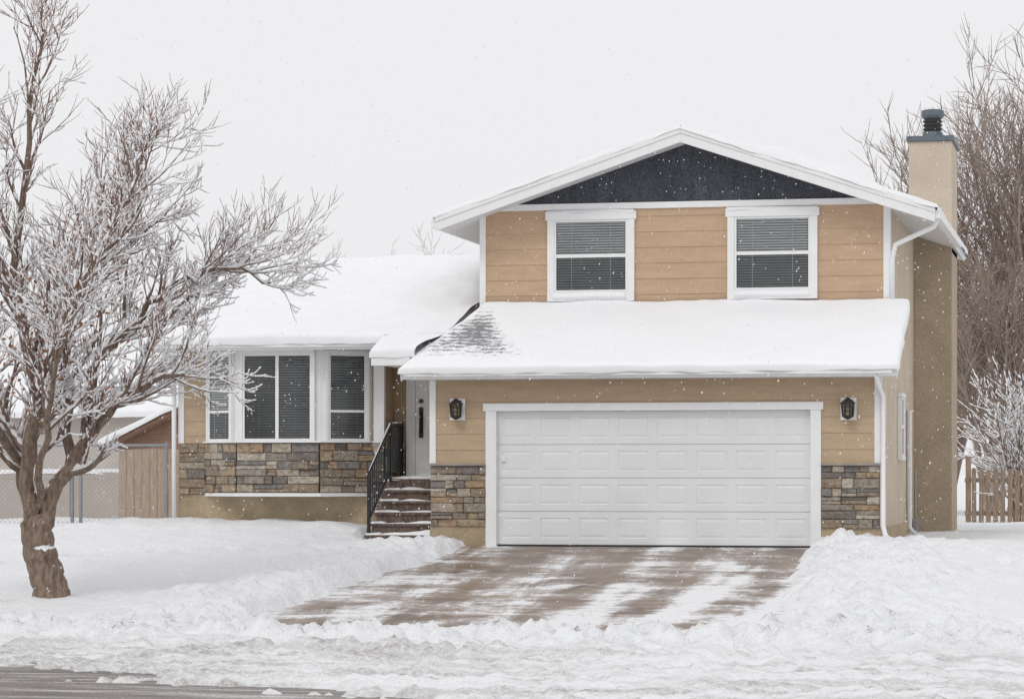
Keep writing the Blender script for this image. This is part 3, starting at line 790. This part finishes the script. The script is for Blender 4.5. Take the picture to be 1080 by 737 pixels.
T=Tree('bark','twig',.95,.0042,(.38,.72))
base=Vector((-10.39,-7.5,-.62))
def TL(l): return [base+Rv*a+Fv*b+Vector((0,0,c)) for a,b,c in l]
limbs=[
 ([(-.15,0,1.0),(-.35,.1,1.85),(-.65,.3,2.6),(-1.2,.5,3.5),(-1.6,.6,4.6)],.125,.03),
 ([(-.15,0,1.0),(-.24,-.2,1.7),(-.08,-.4,2.9),(-.35,-.5,4.2),(-.2,-.4,6.1),(0,-.3,7.6)],.13,.018),
 ([(-.12,0,.98),(.32,-.1,1.8),(.85,-.3,2.55),(1.35,-.5,2.9),(1.9,-.6,3.05)],.14,.02),
 ([(.32,-.1,1.8),(.22,.3,2.9),(.12,.6,3.8),(.6,.8,4.8),(.9,1,6.0)],.085,.016),
 ([(.5,-.15,2.05),(.62,0,3.1),(1.2,.1,3.8),(1.8,.2,4.35),(2.4,.2,4.5),(2.95,.2,4.3)],.075,.014),
 ([(-.08,-.4,2.9),(.6,-.8,4.2),(1.1,-1,5.1),(1.4,-1,5.9)],.065,.014),
 ([(-.35,-.5,4.2),(-.9,-.6,5.4),(-1.2,-.5,7.0)],.055,.014),
 ([(.85,-.3,2.55),(1.25,.3,3.4),(1.7,.6,4.0),(2.1,.7,4.3)],.06,.014),
 ([(-.3,.1,1.75),(-.1,.8,3),(.3,1.5,4.5),(.5,1.8,5.8)],.065,.014),
 ([(-.35,.1,1.85),(-.9,-.7,2.8),(-1.5,-1.1,3.6),(-2.3,-1.3,4)],.07,.018),
 ([(-.1,-.1,1.3),(.1,-.9,2.2),(.4,-1.6,3.2),(.7,-2.0,4.0)],.065,.014),
 ([(.15,.6,3.7),(.9,.4,4.6),(1.6,.2,5.3)],.045,.012),
 ([(-1.2,.5,3.5),(-1.9,.8,4.2),(-2.6,.9,4.6)],.045,.015),
 ([(-.3,0,1.7),(-.7,-.4,2.1),(-1.2,-.6,2.3)],.05,.014),
]
tr=TL([(.12,0,-.12),(.05,0,.2),(-.05,0,.55),(-.13,0,.85),(-.16,0,1.12)])
tp=sub(tr,5); nT=len(tp)
T.mb.tube([q+rv()*.008 for q in tp],[(.31 if i==0 else .275 if i==1 else .25-.0025*i)*(1+.04*math.sin(i*1.7)) for i in range(nT)],'bark',14,cap=False)
for l,r0,r1 in limbs:
    p=sub(TL(l),4)
    p=[q+rv()*.024 if 0<i<len(p)-1 else q for i,q in enumerate(p)]
    n=len(p); rad=[r0+(r1-r0)*(i/(n-1))**.8 for i in range(n)]
    T.mb.tube(p,rad,'bark',8,cap=False)
    for i in range(0,n-1):
        d=p[i+1]-p[i]
        if abs(d.z)/d.length<.94 and random.random()<.85:
            k=rad[i]*.6+.012; of=Vector((0,0,rad[i]*.66))
            T.mb.tube([p[i]+of,(p[i]+p[i+1])/2+of+Vector((0,0,.01)),p[i+1]+of],[k*.5,k*random.uniform(.9,1.2),k*.5],'branchsnow',5,cap=False)
    L=sum((p[i+1]-p[i]).length for i in range(n-1))
    T.kids(p,rad,min(max(L,2.4),3.5)*.58,1,3,.085,.085,[int(5.2*L),7,5],(18,52),.22)
for i in range(420):
    c=base+Rv*random.gauss(-.1,.6)+Fv*random.gauss(-.2,.5)+Vector((0,0,random.gauss(3.5,.5)))
    a=rv().normalized()*.04; b=a.cross(rv()).normalized()*.022
    T.mb.face([c-a,c-b,c+a,c+b],'leaf')
T.mb.obj('bare_apple_tree',smooth=True)

def bgtree(name,x,y,h,r,mat,seed,kids=(10,8,6),ml=3,trunks=1,spread=.25,minr=.009,snow=None):
    random.seed(seed); t=Tree(mat,mat,snow,minr)
    for k in range(trunks):
        d=Vector((random.gauss(0,spread),random.gauss(0,spread),1)) if k or trunks>1 else Vector((0,0,1))
        t.branch(Vector((x+random.uniform(-.2,.2),y,-.3)),d,h*random.uniform(.85,1),r,0,ml,.05,.07,list(kids),(18,50),n=9)
    return t.mb.obj(name,smooth=True)
bgtree('bare_cottonwood_tree',-1.3,34,7.9,.2,'fartree',5,(19,11,8),3,2,.10)
bgtree('bare_cottonwood_tree',1.1,32,8.6,.24,'fartree',9,(20,12,8),3,2,.13)
bgtree('bare_cottonwood_tree',2.7,35,8.4,.2,'fartree',12,(20,12,8),3,2,.2)
bgtree('bare_cottonwood_tree',.4,28,5.6,.13,'fartree',13,(18,11,8),3,3,.2)
bgtree('snowy_shrub',1.4,19.6,3.0,.045,'bark',15,(10,7,5),2,9,.35,.006,.9)
bgtree('snowy_shrub',2.6,22,3.4,.045,'bark',16,(10,7,5),2,9,.35,.006,.9)
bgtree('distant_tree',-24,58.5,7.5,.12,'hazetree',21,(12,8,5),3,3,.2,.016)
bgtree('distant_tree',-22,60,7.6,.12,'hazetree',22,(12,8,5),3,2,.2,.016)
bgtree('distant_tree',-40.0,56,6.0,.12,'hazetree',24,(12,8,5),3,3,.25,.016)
random.seed(77)

# ------------------------------------------------------------ FENCES
mb=MB()
x=.45
while x<9:
    h=1.22+random.uniform(-.03,.03); w=.1; l=random.uniform(-.012,.012)
    z0=-.02
    P=[(x,z0),(x+w,z0),(x+w+l,z0+h),(x+w-.025+l,z0+h+.04),(x+.025+l,z0+h+.04),(x+l,z0+h)]
    mb.prism([(a,17.8,b) for a,b in P],[(a,17.82,b) for a,b in P],'picket')
    x+=.15
mb.box(.3,9,17.83,17.88,.25,.34,'picket'); mb.box(.3,9,17.83,17.88,.95,1.04,'picket')
for x in (.32,2.7,5.1,7.5): mb.box(x,x+.11,17.84,17.95,-.1,1.5,'picket')
mb.obj('picket_fence')
mb=MB()
x=-13.6
while x<-11.9:
    mb.box(x,x+.135,4.0+random.uniform(0,.012),4.03,.05,1.56+random.uniform(-.01,.01),'fencewood'); x+=.142
mb.box(-13.6,-11.75,4.035,4.08,1.2,1.3,'fencewood'); mb.box(-13.6,-11.75,4.035,4.08,.4,.5,'fencewood')
mb.obj('wood_board_fence')
mb=MB()
for i in range(9):
    x1=-13.7-i*2.4; x0=x1-2.4
    mb.box(x0+.05,x1-.05,8.0,8.05,.0,1.05,'vinyl'); mb.box(x0-.06,x0+.06,7.96,8.09,-.1,1.25,'vinyl'); mb.box(x0+.05,x1-.05,7.98,8.07,1.06,1.16,'vinyl')
    snow_grid(mb,(x0,7.97,1.16),(x1,7.97,1.16),(x1,8.08,1.16),(x0,8.08,1.16),.06,(0,0,1,1),'snowroof',.15,amp=.01,rnd=.05)
mb.obj('panel_fence')
mb=MB()
X0,X1,ZB,ZT=-22.,-11.85,.16,1.6
for x in (-11.85,-13.35,-13.5,-15.5,-17.5,-19.5,-22): mb.tube([(x,1.5,0),(x,1.5,ZT+.05)],.03,'galv',8)
mb.tube([(X0,1.5,ZT),(X1,1.5,ZT)],.02,'galv',6)
H=ZT-ZB; x=X0-H
while x<X1:
    a0=max(x,X0); b0=min(x+H,X1)
    mb.tube([(a0,1.5,ZB+(a0-x)),(b0,1.5,ZB+(b0-x))],.0024,'galv',3,cap=False)
    mb.tube([(a0,1.503,ZT-(a0-x)),(b0,1.503,ZT-(b0-x))],.0024,'galv',3,cap=False)
    x+=.085
mb.obj('chain_link_fence')

def gable_house(name,x0,x1,y0,y1,zw,zr_,wall,axis='x',gab=None):
    e=empty(name); mb=MB(); gab=gab or wall
    mb.box(x0,x1,y0,y1,-.3,zw,wall)
    if axis=='x':
        ym=(y0+y1)/2
        mb.prism([(x0,y0,zw+.002),(x0,y1,zw+.002),(x0,ym,zr_)],[(x1,y0,zw+.002),(x1,y1,zw+.002),(x1,ym,zr_)],gab); mb.obj('walls',e)
        mb=MB(); s=(zr_-zw)/(ym-y0); o=.4
        snow_grid(mb,(x0-o,y0-o,zw-s*o+.1),(x1+o,y0-o,zw-s*o+.1),(x1+o,ym,zr_+.1),(x0-o,ym,zr_+.1),.14,(1,1,1,0),'snowroof',.3)
        snow_grid(mb,(x0-o,ym,zr_+.1),(x1+o,ym,zr_+.1),(x1+o,y1+o,zw-s*o+.1),(x0-o,y1+o,zw-s*o+.1),.14,(1,1,0,1),'snowroof',.3)
        mb.obj('roof_snow',e,smooth=True)
    else:
        xm=(x0+x1)/2
        mb.prism([(x0,y0,zw+.002),(x1,y0,zw+.002),(xm,y0,zr_)],[(x0,y1,zw+.002),(x1,y1,zw+.002),(xm,y1,zr_)],gab); mb.obj('walls',e)
        mb=MB(); s=(zr_-zw)/(xm-x0); o=.35
        for (xa,xb,za,zb) in ((x0-o,xm,zw-s*o,zr_),(xm,x1+o,zr_,zw-s*o)):
            mb.prism([(xa,y0-.3,za-.06),(xb,y0-.3,zb-.06),(xb,y0-.3,zb+.05),(xa,y0-.3,za+.05)],[(xa,y1+.2,za-.06),(xb,y1+.2,zb-.06),(xb,y1+.2,zb+.05),(xa,y1+.2,za+.05)],'redwood')
        snow_grid(mb,(x0-o,y0-o,zw-s*o+.06),(xm,y0-o,zr_+.06),(xm,y1+.2,zr_+.06),(x0-o,y1+.2,zw-s*o+.06),.10,(1,0,1,1),'snowroof',.2)
        snow_grid(mb,(xm,y0-o,zr_+.06),(x1+o,y0-o,zw-s*o+.06),(x1+o,y1+.2,zw-s*o+.06),(xm,y1+.2,zr_+.06),.10,(0,1,1,1),'snowroof',.2)
        mb.obj('roof_snow',e,smooth=True)
    mb=MB()
    w=1.0; c=(x0+x1)/2+ .8
    mb.box(c,c+w,y0-.04,y0-.003,1.0,2.0,'white'); mb.box(c+.08,c+w-.08,y0-.06,y0-.045,1.08,1.92,'dark'); mb.obj('window',e)
    return e
gable_house('garden_shed',-15.75,-11.5,10,13,1.80,2.78,'redwood','y')
gable_house('neighbour_house',-36,-18.6,20,30,2.5,4.0,'nwall','x')
gable_house('neighbour_house',7.2,18,38,46,2.0,3.6,'nwall','x')

random.seed(5)
vv=[];ff=[]
for i in range(11000):
    c=Vector((random.uniform(-17,9),random.uniform(-22,0.2),random.uniform(-.4,9.5))); r=random.uniform(.003,.0075)
    b=len(vv)
    for d in ((1,0,0),(-1,0,0),(0,1,0),(0,-1,0),(.35,0,1.7),(-.35,0,-1.7)): vv.append((c.x+d[0]*r,c.y+d[1]*r,c.z+d[2]*r))
    for t in ((0,2,4),(2,1,4),(1,3,4),(3,0,4),(2,0,5),(1,2,5),(3,1,5),(0,3,5)): ff.append(tuple(b+q for q in t))
me=bpy.data.meshes.new('falling_snow'); me.from_pydata(vv,[],ff); me.materials.append(M['branchsnow']); me.update()
scene.collection.objects.link(bpy.data.objects.new('falling_snow',me))

# ------------------------------------------------------------ LIGHT
w=bpy.data.worlds.new('World'); scene.world=w; w.use_nodes=True; nt=w.node_tree
bg=nt.nodes['Background']; sky=nt.nodes.new('ShaderNodeTexSky'); sky.sky_type='NISHITA'; sky.sun_disc=False
el,az=math.radians(48),math.radians(200)
sky.sun_elevation=el; sky.sun_rotation=az; sky.dust_density=4
hs=nt.nodes.new('ShaderNodeHueSaturation'); hs.inputs['Saturation'].default_value=.1
nt.links.new(sky.outputs[0],hs.inputs['Color'])
mx=nt.nodes.new('ShaderNodeMixRGB'); mx.inputs[0].default_value=.92
nt.links.new(hs.outputs[0],mx.inputs[1]); mx.inputs[2].default_value=(8.95,8.95,9.12,1)
nt.links.new(mx.outputs[0],bg.inputs[0]); bg.inputs[1].default_value=.1
sd=bpy.data.lights.new('sun','SUN'); sd.energy=.75; sd.angle=math.radians(16); sd.color=(1,.97,.93)
so=bpy.data.objects.new('sun',sd); scene.collection.objects.link(so)
dirv=Vector((math.sin(az)*math.cos(el),math.cos(az)*math.cos(el),math.sin(el)))
so.rotation_euler=dirv.to_track_quat('Z','Y').to_euler()

cd=bpy.data.cameras.new('camera'); cd.sensor_width=36; cd.lens=2980/1080*36; cd.shift_y=.1218
cd.clip_end=3000; cd.clip_start=.5
co=bpy.data.objects.new('camera',cd); scene.collection.objects.link(co)
co.location=(3.589,-42.91,1.12); co.rotation_euler=(math.radians(90),0,math.radians(12.2))
scene.camera=co
